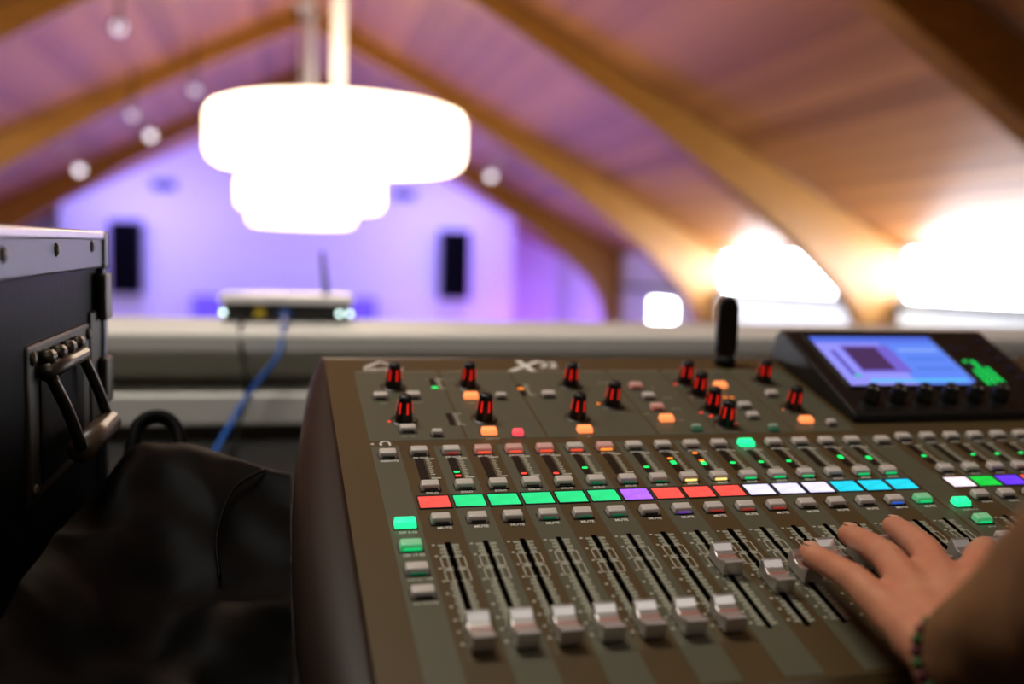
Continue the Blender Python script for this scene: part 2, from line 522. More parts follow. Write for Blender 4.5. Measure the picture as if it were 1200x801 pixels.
E_ = dict(green=glow('lens_green', (10, 200, 110), .8), red=glow('lens_red', (255, 84, 52), .75), dimred=glow('lens_dim_red', (190, 60, 50), .3), orange=glow('lens_orange', (255, 150, 50), 1.2),
          blue=glow('lens_blue', (40, 100, 220), .6), violet=glow('lens_violet', (120, 70, 190), .5), dimgreen=glow('lens_dim_green', (20, 120, 80), .25), yellow=glow('lens_yellow', (255, 226, 130), 1.2))
LIT = dict(green=glow('cap_lit_green', (40, 255, 160), 1.1), orange=glow('cap_lit_orange', (255, 146, 84), 1.15), red=glow('cap_lit_red', (255, 84, 96), .9), greendim=glow('cap_half_green', (30, 190, 110), .45, (150, 190, 160)),
           blush=glow('cap_blush', (210, 110, 100), .28, (190, 160, 150)), greentint=glow('cap_green_tint', (40, 120, 84), .16, (130, 150, 132)))
LED = dict(g=glow('led_green', (20, 235, 110), 1.4), r=glow('led_red', (255, 70, 50), 1.1), o=glow('led_orange', (255, 140, 40), 1.5))

# body: side profile extruded across, front lip and rounded rear edge
vF, vR = -.205, .327
prof = [bottom(vF), (vF - .004, -.012), (vF - .002, -.004), (vF + .004, 0), (vR - .008, 0), (vR - .003, -.0015), (vR + .001, -.006), (vR + .002, -.012)]
bR = bottom(vR)
prof += [(bR[0] + .002, bR[1])]
U0, U1 = -.066, .79
cme = prism('chassis', prof, 'X', U0, U1, .0); cme.transform(KI)
link('chassis', cme, M_body, con)
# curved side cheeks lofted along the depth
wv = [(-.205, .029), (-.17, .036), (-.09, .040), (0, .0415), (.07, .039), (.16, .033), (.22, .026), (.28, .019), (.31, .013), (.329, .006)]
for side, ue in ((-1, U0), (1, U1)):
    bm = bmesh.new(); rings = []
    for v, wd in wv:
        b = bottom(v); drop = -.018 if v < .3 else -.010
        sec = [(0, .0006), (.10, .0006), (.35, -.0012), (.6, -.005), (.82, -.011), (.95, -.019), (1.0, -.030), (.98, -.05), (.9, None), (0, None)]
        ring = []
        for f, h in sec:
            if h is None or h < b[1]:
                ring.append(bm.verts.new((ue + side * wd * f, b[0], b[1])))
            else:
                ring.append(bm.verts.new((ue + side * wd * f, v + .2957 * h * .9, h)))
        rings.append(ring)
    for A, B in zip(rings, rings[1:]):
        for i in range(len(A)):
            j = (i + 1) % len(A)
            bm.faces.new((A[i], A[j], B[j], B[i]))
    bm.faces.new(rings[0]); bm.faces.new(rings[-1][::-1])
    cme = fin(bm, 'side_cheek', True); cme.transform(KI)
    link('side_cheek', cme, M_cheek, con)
# inlaid lighter fields
PITCH = 27.5
BUS0 = 471.5
BPITCH = 27.0
CH = [PITCH * i for i in range(16)]
BUS = [BUS0 + BPITCH * i for i in range(8)]


def plate(u0, v0, u1, v1, m=M_inlay, h=.35, name='panel_field'):
    return link(name, box(name, mm(u0, v0, -.3), mm(u1, v1, h), .0002, 1), m, con, KI)


plate(-39, -198, -15, 120)
for i in range(1, 16, 2):
    plate(CH[i] - 13.6, -198, CH[i] + 13.6, 119)
plate(430, -198, 457, 119)
for i in range(1, 8, 2):
    plate(BUS[i] - 13.2, -198, BUS[i] + 13.2, 119)
for a, b in ((-39, 45), (47, 119), (121, 226), (228, 287), (289, 366), (368, 434)):
    plate(a, 130, b, 284)
    link('field_groove', boxes('field_groove', [(mm(a + 2, 283.2, .3), mm(b - 2, 283.8, .45))]), M_printd, con, KI)

# --- buttons
BT = {}


def button_mesh(wd, dp, ht):
    key = (wd, dp, ht)
    if key not in BT:
        bm = bmesh.new()
        box_into(bm, mm(-wd / 2, -dp / 2, .2), mm(wd / 2, dp / 2, ht))
        for v in bm.verts:
            if v.co.z > .002:
                v.co.x *= .90; v.co.y = v.co.y * .82 + .0005
                if v.co.y > 0:
                    v.co.z += .0006
        bmesh.ops.bevel(bm, geom=list(bm.edges), offset=.0011, segments=3, affect='EDGES', profile=.5)
        cap = fin(bm, 'button', True)
        bm = bmesh.new()
        box_into(bm, mm(-wd / 2 - .8, -dp / 2 - .8, .1), mm(wd / 2 + .8, dp / 2 + .5, .8), .0006, 2)
        well = fin(bm, 'button_well')
        lens = box('lens', mm(-wd * .33, -.9, -.75), mm(wd * .36, .5, .75), .0003, 1)
        ridge = box('ridge', mm(-wd * .40, -.5, -.12), mm(wd * .40, .5, .16), .0002, 1)
        BT[key] = (cap, well, lens, ridge)
    return BT[key]


def button(u, v, kind='off', wd=15.5, dp=9.5, ht=5.4, lit=None, label=None):
    cap, well, lens, ridge = button_mesh(wd, dp, ht)
    m = LIT.get(lit, M_btn)
    o = link('button', cap, None, con, T(u, v))
    if len(cap.materials) == 0:
        cap.materials.append(M_btn)
    o.material_slots[0].link = 'OBJECT'; o.material_slots[0].material = m
    link('button_well', well, M_well, o)
    if not lit or lit in ('greendim', 'blush', 'greentint'):
        le = link('lens', lens, None, o, Matrix.Translation(mm(0, -dp * .46, 2.0)) @ Matrix.Rotation(-.25, 4, 'X'))
        if len(lens.materials) == 0:
            lens.materials.append(M_lens_off)
        le.material_slots[0].link = 'OBJECT'; le.material_slots[0].material = E_.get(kind, M_lens_off)
        rg = link('ridge', ridge, M_btn, o, Matrix.Translation(mm(0, .6, ht + .22)))
    return o


def printed(s, u, v, size=3.0, m=None, shear=0.0, align='CENTER', bold=.0, h=.45):
    me = text_mesh(s, size * .001, shear, align, bold * .001)
    return link('print', me, m or M_print, con, T(u, v, h))


sel = ['off', 'dimred', 'red', 'red', 'red', 'red', 'orange', 'off', 'off', 'off', 'off', 'green', 'off', 'off', 'off', 'off']
sel_lit = [None, None, 'blush', 'blush', 'blush', None, 'blush', None, None, None, None, 'green', None, None, None, None]
solo = ['off', 'off', 'off', 'off', 'off', 'dimgreen', 'dimgreen', 'dimgreen', 'yellow', 'yellow', 'green', 'green', 'green', 'off', 'green', 'green']
mute = ['off', 'off', 'off', 'dimgreen', 'dimgreen', 'dimgreen', 'off', 'violet', 'dimred', 'dimred', 'dimred', 'off', 'off', 'off', 'blue', 'green']
lcd_rgb = ['red', 'green', 'green', 'green', 'green', 'green', 'violet', 'red', 'red', 'red', 'white', 'white', 'white', 'cyan', 'cyan', 'cyan']


def lcd_mat(name, rgb, e):
    if name in MATS:
        return MATS[name]
    m = mat(name, rgb, .25, emit=e, emit_rgb=rgb, var=.02, scale=90)
    nt = m.node_tree; b = nt.nodes['Principled BSDF']
    tc = nt.nodes.new('ShaderNodeTexCoord'); nz = nt.nodes.new('ShaderNodeTexNoise'); nz.inputs['Scale'].default_value = 140
    mr = nt.nodes.new('ShaderNodeMapRange'); mr.inputs['From Min'].default_value = .35; mr.inputs['From Max'].default_value = .65
    mr.inputs['To Min'].default_value = e * .8; mr.inputs['To Max'].default_value = e * 1.15
    nt.links.new(tc.outputs['Object'], nz.inputs['Vector']); nt.links.new(nz.outputs['Fac'], mr.inputs['Value'])
    nt.links.new(mr.outputs[0], b.inputs['Emission Strength'])
    return m


LC = dict(red=lcd_mat('lcd_red', (240, 80, 72), .8), green=lcd_mat('lcd_green', (28, 210, 130), .75), violet=lcd_mat('lcd_violet', (160, 96, 236), .95), white=lcd_mat('lcd_white', (214, 214, 250), .9),
          cyan=lcd_mat('lcd_cyan', (20, 200, 230), .82), warm=lcd_mat('lcd_warm_white', (238, 220, 232), .95), deep=lcd_mat('lcd_deep_violet', (96, 52, 232), .95), grass=lcd_mat('lcd_grass', (16, 200, 66), .75))
lcd_me = box('lcd', mm(-11.8, -8.6, 0), mm(11.8, 8.6, .7), .0003, 1)
bez_me = boxes('lcd_bezel', [(mm(-13.0, -9.8, .1), mm(13.0, -8.7, 1.0)), (mm(-13.0, 8.7, .1), mm(13.0, 9.8, 1.0)), (mm(-13, -9.8, .1), mm(-11.9, 9.8, 1.0)), (mm(11.9, -9.8, .1), mm(13, 9.8, 1.0))], .0002, 1)
lcdt_me = boxes('lcd_text', [(mm(-6 + 2.6 * k, 4.6, .7), mm(-6 + 2.6 * k + 1.7, 6.6, .78)) for k in range(5)])
M_lcdtext = mat('lcd_text_ink', (40, 60, 70), .5, var=.02)


def lcd(u, col):
    o = link('lcd', lcd_me, None, con, T(u, 25))
    if not lcd_me.materials:
        lcd_me.materials.append(LC['red'])
    o.material_slots[0].link = 'OBJECT'; o.material_slots[0].material = LC[col]
    link('lcd_bezel', bez_me, M_well, o)


met_me = box('meter_window', mm(-3.6, -18.2, .1), mm(3.6, 18.2, .6), .0002, 1)
ticks = []
for k in range(9):
    ticks.append((mm(0, 13 - 3.3 * k - .6, 0), mm(3.2 + .8 * (k % 2), 13 - 3.3 * k + .8, .1)))
ticks.append((mm(-.8, 15.6, 0), mm(7.5, 17.6, .1))); ticks.append((mm(-.2, -17.6, 0), mm(7.5, -15.6, .1)))
scale_me = boxes('meter_scale', ticks)
led_me = box('led', mm(-2.3, -1.2, 0), mm(2.3, 1.2, .5), .0004, 1)


def meter(u, leds, v=78.6):
    o = link('meter_window', met_me, mat('meter_smoke', (34, 25, 18), .5, var=.05, spec=.15), con, T(u - 1.5, v))
    link('meter_scale', scale_me, M_printd, o, Matrix.Translation(mm(5.4, 0, .45)))
    for c, dv in leds:
        l = link('led', led_me, None, o, Matrix.Translation(mm(0, dv, .45)))
        if not led_me.materials:
            led_me.materials.append(LED['g'])
        l.material_slots[0].link = 'OBJECT'; l.material_slots[0].material = LED[c]


# fader track: slot, comb scale either side, two outlined boxes
comb = []
for k in range(27):
    v0 = -3 - k * 4.25
    for s in (-1, 1):
        if 4 <= k <= 10 and k != 7:
            continue
        a = 2.6 * s; b = (7.6 if k % 2 == 0 else 6.8) * s
        comb.append((mm(min(a, b), v0 - 1.45, 0), mm(max(a, b), v0 + 1.45, .1)))
comb += [(mm(-4.2, -116, 0), mm(-2.9, -3, .09)), (mm(2.9, -116, 0), mm(4.2, -3, .09))]
comb_me = boxes('fader_scale', comb)
bx = []
for v0, v1 in ((-31, -17.5), (-46.5, -33)):
    bx += [(mm(-8.6, v1 - .7, 0), mm(8.6, v1, .12)), (mm(-8.6, v0, 0), mm(8.6, v0 + .7, .12)), (mm(-8.6, v0, 0), mm(-7.9, v1, .12)), (mm(7.9, v0, 0), mm(8.6, v1, .12))]
for k, vv in enumerate((-2, -16, -31, -46, -60, -74, -88, -100, -112)):
    bx.append((mm(-11.8, vv - .8, 0), mm(-9.6, vv + .8, .12)))
box_me = boxes('fader_boxes', bx)
slot_me = box('fader_slot', mm(-2.0, -119, -.2), mm(2.0, 1.5, .55), .0006, 2)
fp = [(-12.2, 2.2), (-12.4, 12.6), (-11.4, 13.6), (-9.8, 13.2), (-5, 10.6), (0, 9.9), (5, 11.0), (9.6, 14.4), (11.2, 15), (12.4, 14), (12.4, 2.2)]
cap_me = prism('fader_cap', [mm(*p) for p in fp], 'X', -.0073, .0073, .0004)
fline_me = box('pointer_line', mm(-6.9, -.5, 9.7), mm(6.9, .5, 10.1))
stem_me = box('fader_stem', mm(-1.1, -4, -.2), mm(1.1, 4, 3))


def fader(u, vc, vt=-33):
    link('fader_slot', slot_me, M_slot, con, T(u, vt))
    link('fader_scale', comb_me, M_comb, con, T(u, vt, .40))
    link('fader_boxes', box_me, M_printd, con, T(u, vt, .42))
    if vc is not None:
        c = link('fader_cap', cap_me, M_fader, con, T(u, vc))
        link('pointer_line', fline_me, M_faderline, c)
        link('fader_stem', stem_me, M_slot, c)


meters = [[], [('g', -7.5), ('r', -14)], [], [('r', -13.5)], [('r', -15)], [('g', -7)], [], [('g', -9)], [('o', 5), ('g', -1), ('g', -4)], [('o', 14), ('o', -.5), ('g', -4), ('g', -7)],
          [('g', -6)], [('g', -6)], [('g', -6)], [], [('g', -3), ('g', 0)], [('g', -3), ('g', -6)]]
fv = [-143, -143, -143, -143, -143, -143, -143, -82, -106, -97, -84, -86, -84, -92, -94, -94]
for i, u in enumerate(CH):
    button(u, 105.5, sel[i], lit=sel_lit[i]); printed('SELECT', u + .5, 97.2, 4.0, bold=.08)
    meter(u, meters[i])
    button(u, 46.5, solo[i]); printed('SOLO', u + .5, 38.6, 3.8, bold=.08)
    lcd(u, lcd_rgb[i])
    button(u, -3.5, mute[i], lit=('greendim' if i == 15 else None)); printed('MUTE', u + 1.5, -12.8, 4.2, bold=.09)
    fader(u, fv[i])
bus_lcd = ['warm', 'grass', 'deep', 'red', 'red', 'green', 'green', 'cyan']
for i, u in enumerate(BUS):
    button(u, 110, 'off'); printed('SELECT', u + .5, 102, 3.8)
    meter(u, [('g', -4)] if i in (0, 2, 3, 4) else [])
    button(u, 46.5, 'off'); printed('SOLO', u + .5, 38.6, 3.8)
    lcd(u, bus_lcd[i]); button(u, -1, 'off'); printed('MUTE', u + 1.5, -10, 4.0)
    fader(u, -120 if i else -100)
UM = BUS[-1] + 42
button(UM, 105.5); meter(UM, [('g', -4)]); button(UM, 46.5); lcd(UM, 'white'); button(UM, -3.5); fader(UM, -80)
printed('MAIN', UM, -14, 3.3)
# left layer column
button(-26.6, 102, wd=15); printed('REMOTE', -26, 93, 4.0, bold=.08)
printed('\u25C0', -33, 116, 3) if False else None
link('headphone_mark', prism('headphone_mark', [mm(-2.6, -2, 0)[:2], mm(-2.6, .5, 0)[:2], mm(-1.6, 2.2, 0)[:2], mm(0, 2.8, 0)[:2], mm(1.6, 2.2, 0)[:2], mm(2.6, .5, 0)[:2], mm(2.6, -2, 0)[:2],
     mm(1.5, -2, 0)[:2], mm(1.7, .4, 0)[:2], mm(.9, 1.5, 0)[:2], mm(0, 1.8, 0)[:2], mm(-.9, 1.5, 0)[:2], mm(-1.7, .4, 0)[:2], mm(-1.5, -2, 0)[:2]], 'Z', 0, .0001), M_print, con, T(-26, 125.5, .15) @ Matrix.Scale(1.8, 4))
link('arrow_mark', prism('arrow_mark', [mm(-2, 0, 0)[:2], mm(1.2, -1.5, 0)[:2], mm(1.2, 1.5, 0)[:2]], 'Z', 0, .0001), M_print, con, T(-37, 125, .15))
for v, kd, lt, s in ((-7.5, 'off', 'green', 'CH 1-16'), (-37, 'green', 'greendim', 'CH 17-32'), (-66, 'dimgreen', None, 'AUX IN / USB'), (-92.5, 'off', None, 'BUS MASTER')):
    button(-27, v, kd, lit=lt, wd=16.5); printed(s, -26, v - 9.2, 3.8 if len(s) < 9 else 2.9, m=M_print if len(s) < 9 else M_printd, bold=.06)
# middle column
button(444.5, 104.5); printed('CLEAR SOLO', 446, 96, 2.2, m=M_printd)
for v, lt, s in ((-12, 'green', 'GROUP DCA 1-8'), (-39, 'greendim', 'BUS 1-8'), (-66, None, 'BUS 9-16')):
    button(444, v, 'green' if lt == 'greendim' else 'off', lit=lt); printed(s, 447, v - 9, 2.0)

# --- encoder knobs with red glowing slits
kn = []
knob_prof = [(0, 25.5), (3.8, 25.5), (5.4, 24.6), (6.1, 22.5), (7.2, 10), (7.9, 2.0), (8.1, .8), (0, .8)]
knob_me = lathe('knob', [(r * .001, z * .001) for r, z in knob_prof], 28)
collar_me = lathe('collar', [(0, 1.3), (.0098, .0013), (.0122, .0009), (.0130, .0002), (0, .0002)][1:], 28)
bm = bmesh.new(); box_into(bm, mm(-.8, -.5, -5.6), mm(.8, .5, 5.6), .0006, 3)
slit_me = fin(bm, 'light_slit')
KN = [(-4, 246), (-4, 170), (70, 247), (70, 171), (176, 246), (160, 170), (204, 197), (304, 250), (306, 220), (303, 181), (303, 149), (396, 253), (393, 182)]
for k, (u, v) in enumerate(KN):
    o = link('knob', knob_me, M_knob, con, T(u, v))
    link('collar', collar_me, M_collar, o)
    for j in range(6):
        a = 2 * math.pi * j / 6 + (.30, .28, .1, .35, .62, .5, .42, .05, 1.0, .02, .1, .2, .25)[k]
        tilt = math.atan2(1.0, 10)
        link('light_slit', slit_me, M_slit, o, Matrix.Rotation(a, 4, 'Z') @ Matrix.Translation(mm(0, -6.55, 14.4)) @ Matrix.Rotation(-tilt, 4, 'X'))
for u, v, l in ((67, 217, 'orange'), (68, 140, 'orange'), (157.5, 140, 'orange'), (246, 160, 'orange'), (338.5, 238, 'orange'), (390, 151, 'orange')):
    button(u, v, lit=l, wd=14.5, dp=9)
button(93.5, 136, lit='red', wd=10, dp=7)
for u, v, wd, lt in ((-19.5, 219, 14, None), (11.5, 220, 14, None), (-3.5, 148.5, 15, None), (21, 139, 10, None), (96.5, 216, 11, None), (145, 219, 14, None), (243.5, 238, 14, 'blush'), (247.5, 212, 14, None),
                     (246.5, 186, 14, 'blush'), (267.5, 139, 10, 'greentint'), (346, 136, 10, 'greentint'), (386, 215, 14, None), (341, 187, 14, None), (338, 163, 13, None), (413.5, 144, 10, None)):
    button(u, v, 'dimgreen' if lt == 'greentint' else 'off', wd=wd, dp=8.5 if wd > 11 else 6.5, lit=lt)
for s, u, v, sz in (('GAIN', -18, 207, 2.4), ('PHANTOM', 14, 208, 2.2), ('COMPRESSOR / GATE', 45, 262, 3.0), ('LOW CUT', -4, 137.5, 2.6), ('GATE', 66, 206, 2.4), ('DYNAMICS', 69, 129, 2.6), ('EQUALISER', 214, 252, 3.0),
                    ('HIGH', 262, 238, 2.4), ('HIGH MID', 268, 212, 2.4), ('LOW MID', 267, 186, 2.4), ('LOW', 262, 160, 2.4), ('EQ', 158, 129, 2.6), ('BUS SENDS', 410, 268, 2.8), ('VIEW', 392, 141, 2.4), ('MODE', 232, 176, 2.3), ('TO MAIN', 398, 205, 2.4)):
    printed(s, u, v, sz, m=M_printd)
strip_me = box('level_strip', mm(-2.8, -13, .1), mm(2.8, 13, .6), .0002, 1)
for u, v, c, dv in ((36, 252, 'g', -9.5), (39, 171, None, 0), (122, 235, 'o', 3)):
    o = link('level_strip', strip_me, mat('meter_smoke', (44, 32, 24), .2), con, T(u, v))
    if c:
        l = link('led', led_me, None, o, Matrix.Translation(mm(0, dv, .45)) @ Matrix.Scale(1.25, 4))
        l.material_slots[0].link = 'OBJECT'; l.material_slots[0].material = LED[c]
    link('meter_scale', scale_me, M_printd, o, Matrix.Translation(mm(4.6, 0, .4)) @ Matrix.Diagonal((.9, .7, 1, 1)))
# status leds round the middle knobs
for u, v, c in ((291, 246, 'r'), (297, 214, 'r'), (289, 176, 'r'), (296, 168, 'r'), (332, 212, 'o'), (339, 211, 'o'), (191, 200, 'o'), (382, 180, 'o'), (-17, 168, 'r'), (314, 150, 'r')):
    l = link('led', led_me, None, con, T(u, v, .5) @ Matrix.Scale(.8, 4)); l.material_slots[0].link = 'OBJECT'; l.material_slots[0].material = LED[c]

# maker's mark and series mark
printed('behringer', -8, 290, 10.5, bold=.2)
link('maker_triangle', boxes('maker_triangle', []) if False else prism('maker_triangle', [mm(-14, 0, 0)[:2], mm(2, 14, 0)[:2], mm(17, 0, 0)[:2], mm(13, 0, 0)[:2], mm(2, 11, 0)[:2], mm(-9, 0, 0)[:2]], 'Z', 0, .0001), M_print, con, T(-12, 296, .1) @ Matrix.Scale(1.2, 4))
printed('X', 135, 297, 40, shear=.5, bold=1.1, h=.1); printed('32', 166, 300, 21, shear=.25, bold=.5, h=.1)

# --- display pod on the rear right
pod = [(.147, 0.0), (.147, .006), (.150, .0095), (.305, .0385), (.311, .0385), (.320, .030), (.322, 0.0)]
M_pod = mat('pod_black', (15, 14, 13), .38, var=.08, scale=200)
pu0, pu1 = .4405, .704
podo = link('display_pod', prism('display_pod', pod, 'X', pu0, pu1, .0025), M_pod, con, KI)
psl = math.atan2(.029, .155)


def PT(u, v, h=0.0):       # on the sloping face of the pod, relative to the console
    return KI @ Matrix.Translation((u, .150 + (v - .150), .0095 + (v - .150) * .029 / .155)) @ Matrix.Rotation(psl, 4, 'X') @ Matrix.Translation((0, 0, h))


PI_ = KI.inverted()


def podlink(name, me, m, u, v, h=0.0, parent=None):
    return link(name, me, m, parent or podo, PI_ @ PT(u, v, h))


# screen material: blue interface with darker window, drawn in object space
ms = bpy.data.materials.new('screen_interface'); ms.use_nodes = True; nt = ms.node_tree; b = nt.nodes['Principled BSDF']
b.inputs['Base Color'].default_value = (.01, .01, .02, 1); b.inputs['Roughness'].default_value = .15
tc = nt.nodes.new('ShaderNodeTexCoord'); sp = nt.nodes.new('ShaderNodeSeparateXYZ'); nt.links.new(tc.outputs['Object'], sp.inputs[0])
SW, SH = .155, .0975


def rng(sock, a, b2):
    g1 = nt.nodes.new('ShaderNodeMath'); g1.operation = 'GREATER_THAN'; g1.inputs[1].default_value = a; nt.links.new(sock, g1.inputs[0])
    g2 = nt.nodes.new('ShaderNodeMath'); g2.operation = 'LESS_THAN'; g2.inputs[1].default_value = b2; nt.links.new(sock, g2.inputs[0])
    g3 = nt.nodes.new('ShaderNodeMath'); g3.operation = 'MULTIPLY'; nt.links.new(g1.outputs[0], g3.inputs[0]); nt.links.new(g2.outputs[0], g3.inputs[1])
    return g3.outputs[0]


cur = None
layers = [((-1, 1), (-1, 1), (96, 138, 250)), ((-.0775, .0775), (.036, .05), (80, 112, 232)), ((-.0775, .004), (-.05, .036), (150, 150, 255)), ((-.066, -.060), (-.03, .02), (88, 84, 190)), ((-.05, .012), (-.025, .030), (116, 100, 214)),
          ((-.047, -.006), (-.02, .026), (70, 44, 92)), ((.02, .07), (.0, .004), (70, 120, 225)), ((.02, .07), (-.02, -.016), (70, 120, 225)), ((.02, .07), (.018, .022), (150, 186, 255)), ((-.05, .07), (-.043, -.038), (90, 200, 250)), ((-.063, -.056), (-.034, -.028), (30, 190, 170))]
for (xa, xb), (ya, yb), rgb in layers:
    if cur is None:
        rgbn = nt.nodes.new('ShaderNodeRGB'); rgbn.outputs[0].default_value = (*lin(rgb), 1); cur = rgbn.outputs[0]; continue
    k = nt.nodes.new('ShaderNodeMath'); k.operation = 'MULTIPLY'; nt.links.new(rng(sp.outputs[0], xa, xb), k.inputs[0]); nt.links.new(rng(sp.outputs[1], ya, yb), k.inputs[1])
    mx = nt.nodes.new('ShaderNodeMix'); mx.data_type = 'RGBA'; nt.links.new(k.outputs[0], mx.inputs['Factor']); nt.links.new(cur, mx.inputs['A']); mx.inputs['B'].default_value = (*lin(rgb), 1); cur = mx.outputs['Result']
nt.links.new(cur, b.inputs['Emission Color']); b.inputs['Emission Strength'].default_value = 1.0
podlink('screen', box('screen', (-SW / 2, -SH / 2, -.0005), (SW / 2, SH / 2, .0008), .0004, 1), ms, .543, .2455)
podlink('screen_bezel', boxes('screen_bezel', [((-.084, -.0555, -.0005), (.084, -.0495, .0016)), ((-.084, .0495, -.0005), (.084, .0555, .0016)), ((-.084, -.0555, -.0005), (-.0782, .0555, .0016)), ((.0782, -.0555, -.0005), (.084, .0555, .0016))], .0005, 1), M_pod, .543, .2455)
pk_me = lathe('pod_knob', [(0, .017), (.0062, .017), (.0074, .0155), (.0086, .003), (.0092, .0), (0, 0)], 24)
pl_me = box('pointer', mm(-.4, -7.2, 16.6), mm(.4, -2, 17.2))
for k in range(6):
    o = podlink('pod_knob', pk_me, M_pod, .472 + .031 * k, .172)
    link('pointer', pl_me, M_printd, o)
seg_me = box('level_segment', mm(-2.6, -1.25, 0), mm(2.6, 1.25, .7), .0003, 1)
M_seg = glow('segment_green', (10, 226, 96), 1.3)
M_segoff = mat('segment_off', (52, 44, 74), .4, var=.05)
for c in range(3):
    for k in range(14):
        lit = 2 <= k < (12 if c == 1 else 9 if c == 2 else 8) or (c == 0 and k == 11)
        o = podlink('level_segment', seg_me, None, .636 + .0095 * c, .190 + .0048 * k + (0 if k < 12 else .02), .0002)
        if not seg_me.materials:
            seg_me.materials.append(M_seg)
        o.material_slots[0].link = 'OBJECT'; o.material_slots[0].material = M_seg if lit else M_segoff
sb_me = box('pod_button', mm(-5, -2.4, 0), mm(5, 2.4, 1.6), .0006, 2)
for k in range(6):
    podlink('pod_button', sb_me, M_segoff, .685, .19 + .019 * k, .0002)

# antenna standing on the console
ar = tag(link('paddle_antenna', None, None, None, K @ Matrix.Translation(mm(373, 300, .2)) @ Matrix.Rotation(math.radians(-14), 4, 'X')), 'black paddle antenna standing upright on the rear of the console', 'antenna')
link('socket', lathe('socket', [(0, 0), (.012, 0), (.012, .006), (.010, .010), (0, .010)], 20), M_black_metal, ar)
ap = [(-.0095, .008), (-.0135, .02), (-.0135, .072), (-.009, .081), (-.003, .085), (.003, .085), (.009, .081), (.0135, .072), (.0135, .02), (.0095, .008)]
link('blade', prism('blade', [(x * .92, z * .90) for x, z in ap], 'Y', -.005, .005, .0025), M_pod, ar)

# ================================================================== flight case
M_alu = mat('aluminium_edge', (100, 100, 110), .44, metal=.9, var=.12, scale=60, stretch=(1, 1, 6), bump=.05)
M_caseply = mat('case_laminate', (7, 7, 10), .42, spec=.03, var=.2, scale=120, bump=.15)
M_steel = mat('case_hardware_steel', (92, 86, 75), .42, metal=.9, var=.15, scale=80)
cx0, cx1, cy0, cy1, cz0, cz1 = -.72, -.172, .36, 1.022, ZD, .0115
fc = tag(empty('flight_case', W((cx0 + cx1) / 2, (cy0 + cy1) / 2, cz0)), 'black flight case with aluminium edges and a recessed steel handle', 'flight case')
FO = Matrix.Translation(-fc.matrix_basis.translation)


def cpart(name, me, m, parent=None):
    return link(name, me, m, parent or fc, FO)


def cb(a, b):
    return (tuple(W(*a)), tuple(W(*b)))


t = .008
cpart('case_body', boxes('case_body', [cb((cx0 + t, cy0 + t, cz0 + .012), (cx1 - t, cy1 - t, cz1 - .004))]), M_caseply)
cpart('side_panel', boxes('side_panel', [cb((cx1 - t - .002, cy0 + .02, cz0 + .02), (cx1 - .005, cy1 - .02, cz1 - .025))]), M_caseply)
ex = .034
edges = [((cx1 - .03, cy0, cz1 - ex), (cx1, cy1 - .018, cz1)), ((cx1 - .03, cy0, cz0 + .01), (cx1, cy1 - .018, cz0 + .01 + ex)),
         ((cx1 - .012, cy1 - .016, cz0 + .03), (cx1 + .001, cy1, cz1 - .03)), ((cx0 + .03, cy1 - .03, cz1 - ex), (cx1 - .02, cy1, cz1)), ((cx0, cy0, cz1 - ex), (cx0 + .03, cy1, cz1)), ((cx0 + .03, cy0, cz1 - ex), (cx1 - .03, cy0 + .03, cz1))]
for a, b in edges:
    cpart('edge_extrusion', boxes('edge_extrusion', [cb(a, b)], .002), M_alu)
cpart('lit_edge_lip', boxes('lit_edge_lip', [cb((cx1 - .006, cy0, cz1 - .0075), (cx1 + .002, cy1 - .018, cz1 + .001))], .0022, 3), mat('aluminium_lip_lit', (206, 200, 204), .35, metal=.9, var=.1, scale=90))  # brighter metal bead paints in the light caught along the top edge
for zz in (cz1 - .018, cz0 + .03):
    cpart('corner_cap', boxes('corner_cap', [cb((cx1 - .02, cy1 - .020, zz - .018), (cx1 + .003, cy1 + .003, zz + .019))], .004, 3), M_alu)
for y, z in ((.668, 0), (.812, .002), (.952, .004), (.52, -.001)):
    me = lathe('rivet', [(0, .0032), (.003, .0028), (.0052, .0012), (.006, 0), (0, 0)], 16)
    link('rivet', me, M_steel, fc, FO @ Matrix.Translation(W(cx1 - .0005, y, z - .006)) @ Matrix.Rotation(math.pi / 2, 4, 'Y'))
# recessed handle
hp = link('handle_plate', boxes('handle_plate', [cb((cx1 - .009, .735, -.185), (cx1 - .0025, .95, -.070))], .003), mat('handle_plate_steel', (66, 62, 54), .45, metal=.85, var=.2, scale=70), fc, FO)
cpart('dish', boxes('dish', [cb((cx1 - .004, .765, -.175), (cx1 - .0016, .92, -.098))], .001), M_caseply, None)
cpart('hinge_barrel', tube('hinge_barrel', [W(cx1 + .003, .762, -.092), W(cx1 + .003, .89, -.092)], .0065, 12), M_steel)
for y in (.775, .81, .845, .88):
    cpart('hinge_knuckle', tube('hinge_knuckle', [W(cx1 + .001, y - .008, -.082), W(cx1 + .001, y + .008, -.082)], .0055, 10), M_steel)
for y in (.768, .886):
    cpart('handle_arm', tube('handle_arm', spline([W(cx1 + .004, y, -.094), W(cx1 + .012, y + .02, -.125), W(cx1 + .018, y + .035, -.155)], 5), .0045, 8), M_steel)
cpart('handle_grip', tube('handle_grip', [W(cx1 + .018, .802, -.157), W(cx1 + .018, .922, -.157)], .0105, 14), mat('grip_rubber_brown', (74, 60, 46), .4, var=.15, scale=60))
for y, z in ((.745, -.08), (.94, -.08), (.745, -.175), (.94, -.175)):
    link('rivet', lathe('rivet', [(0, .003), (.003, .0026), (.005, .0012), (.0055, 0), (0, 0)], 14), M_steel, fc, FO @ Matrix.Translation(W(cx1 - .002, y, z)) @ Matrix.Rotation(math.pi / 2, 4, 'Y'))
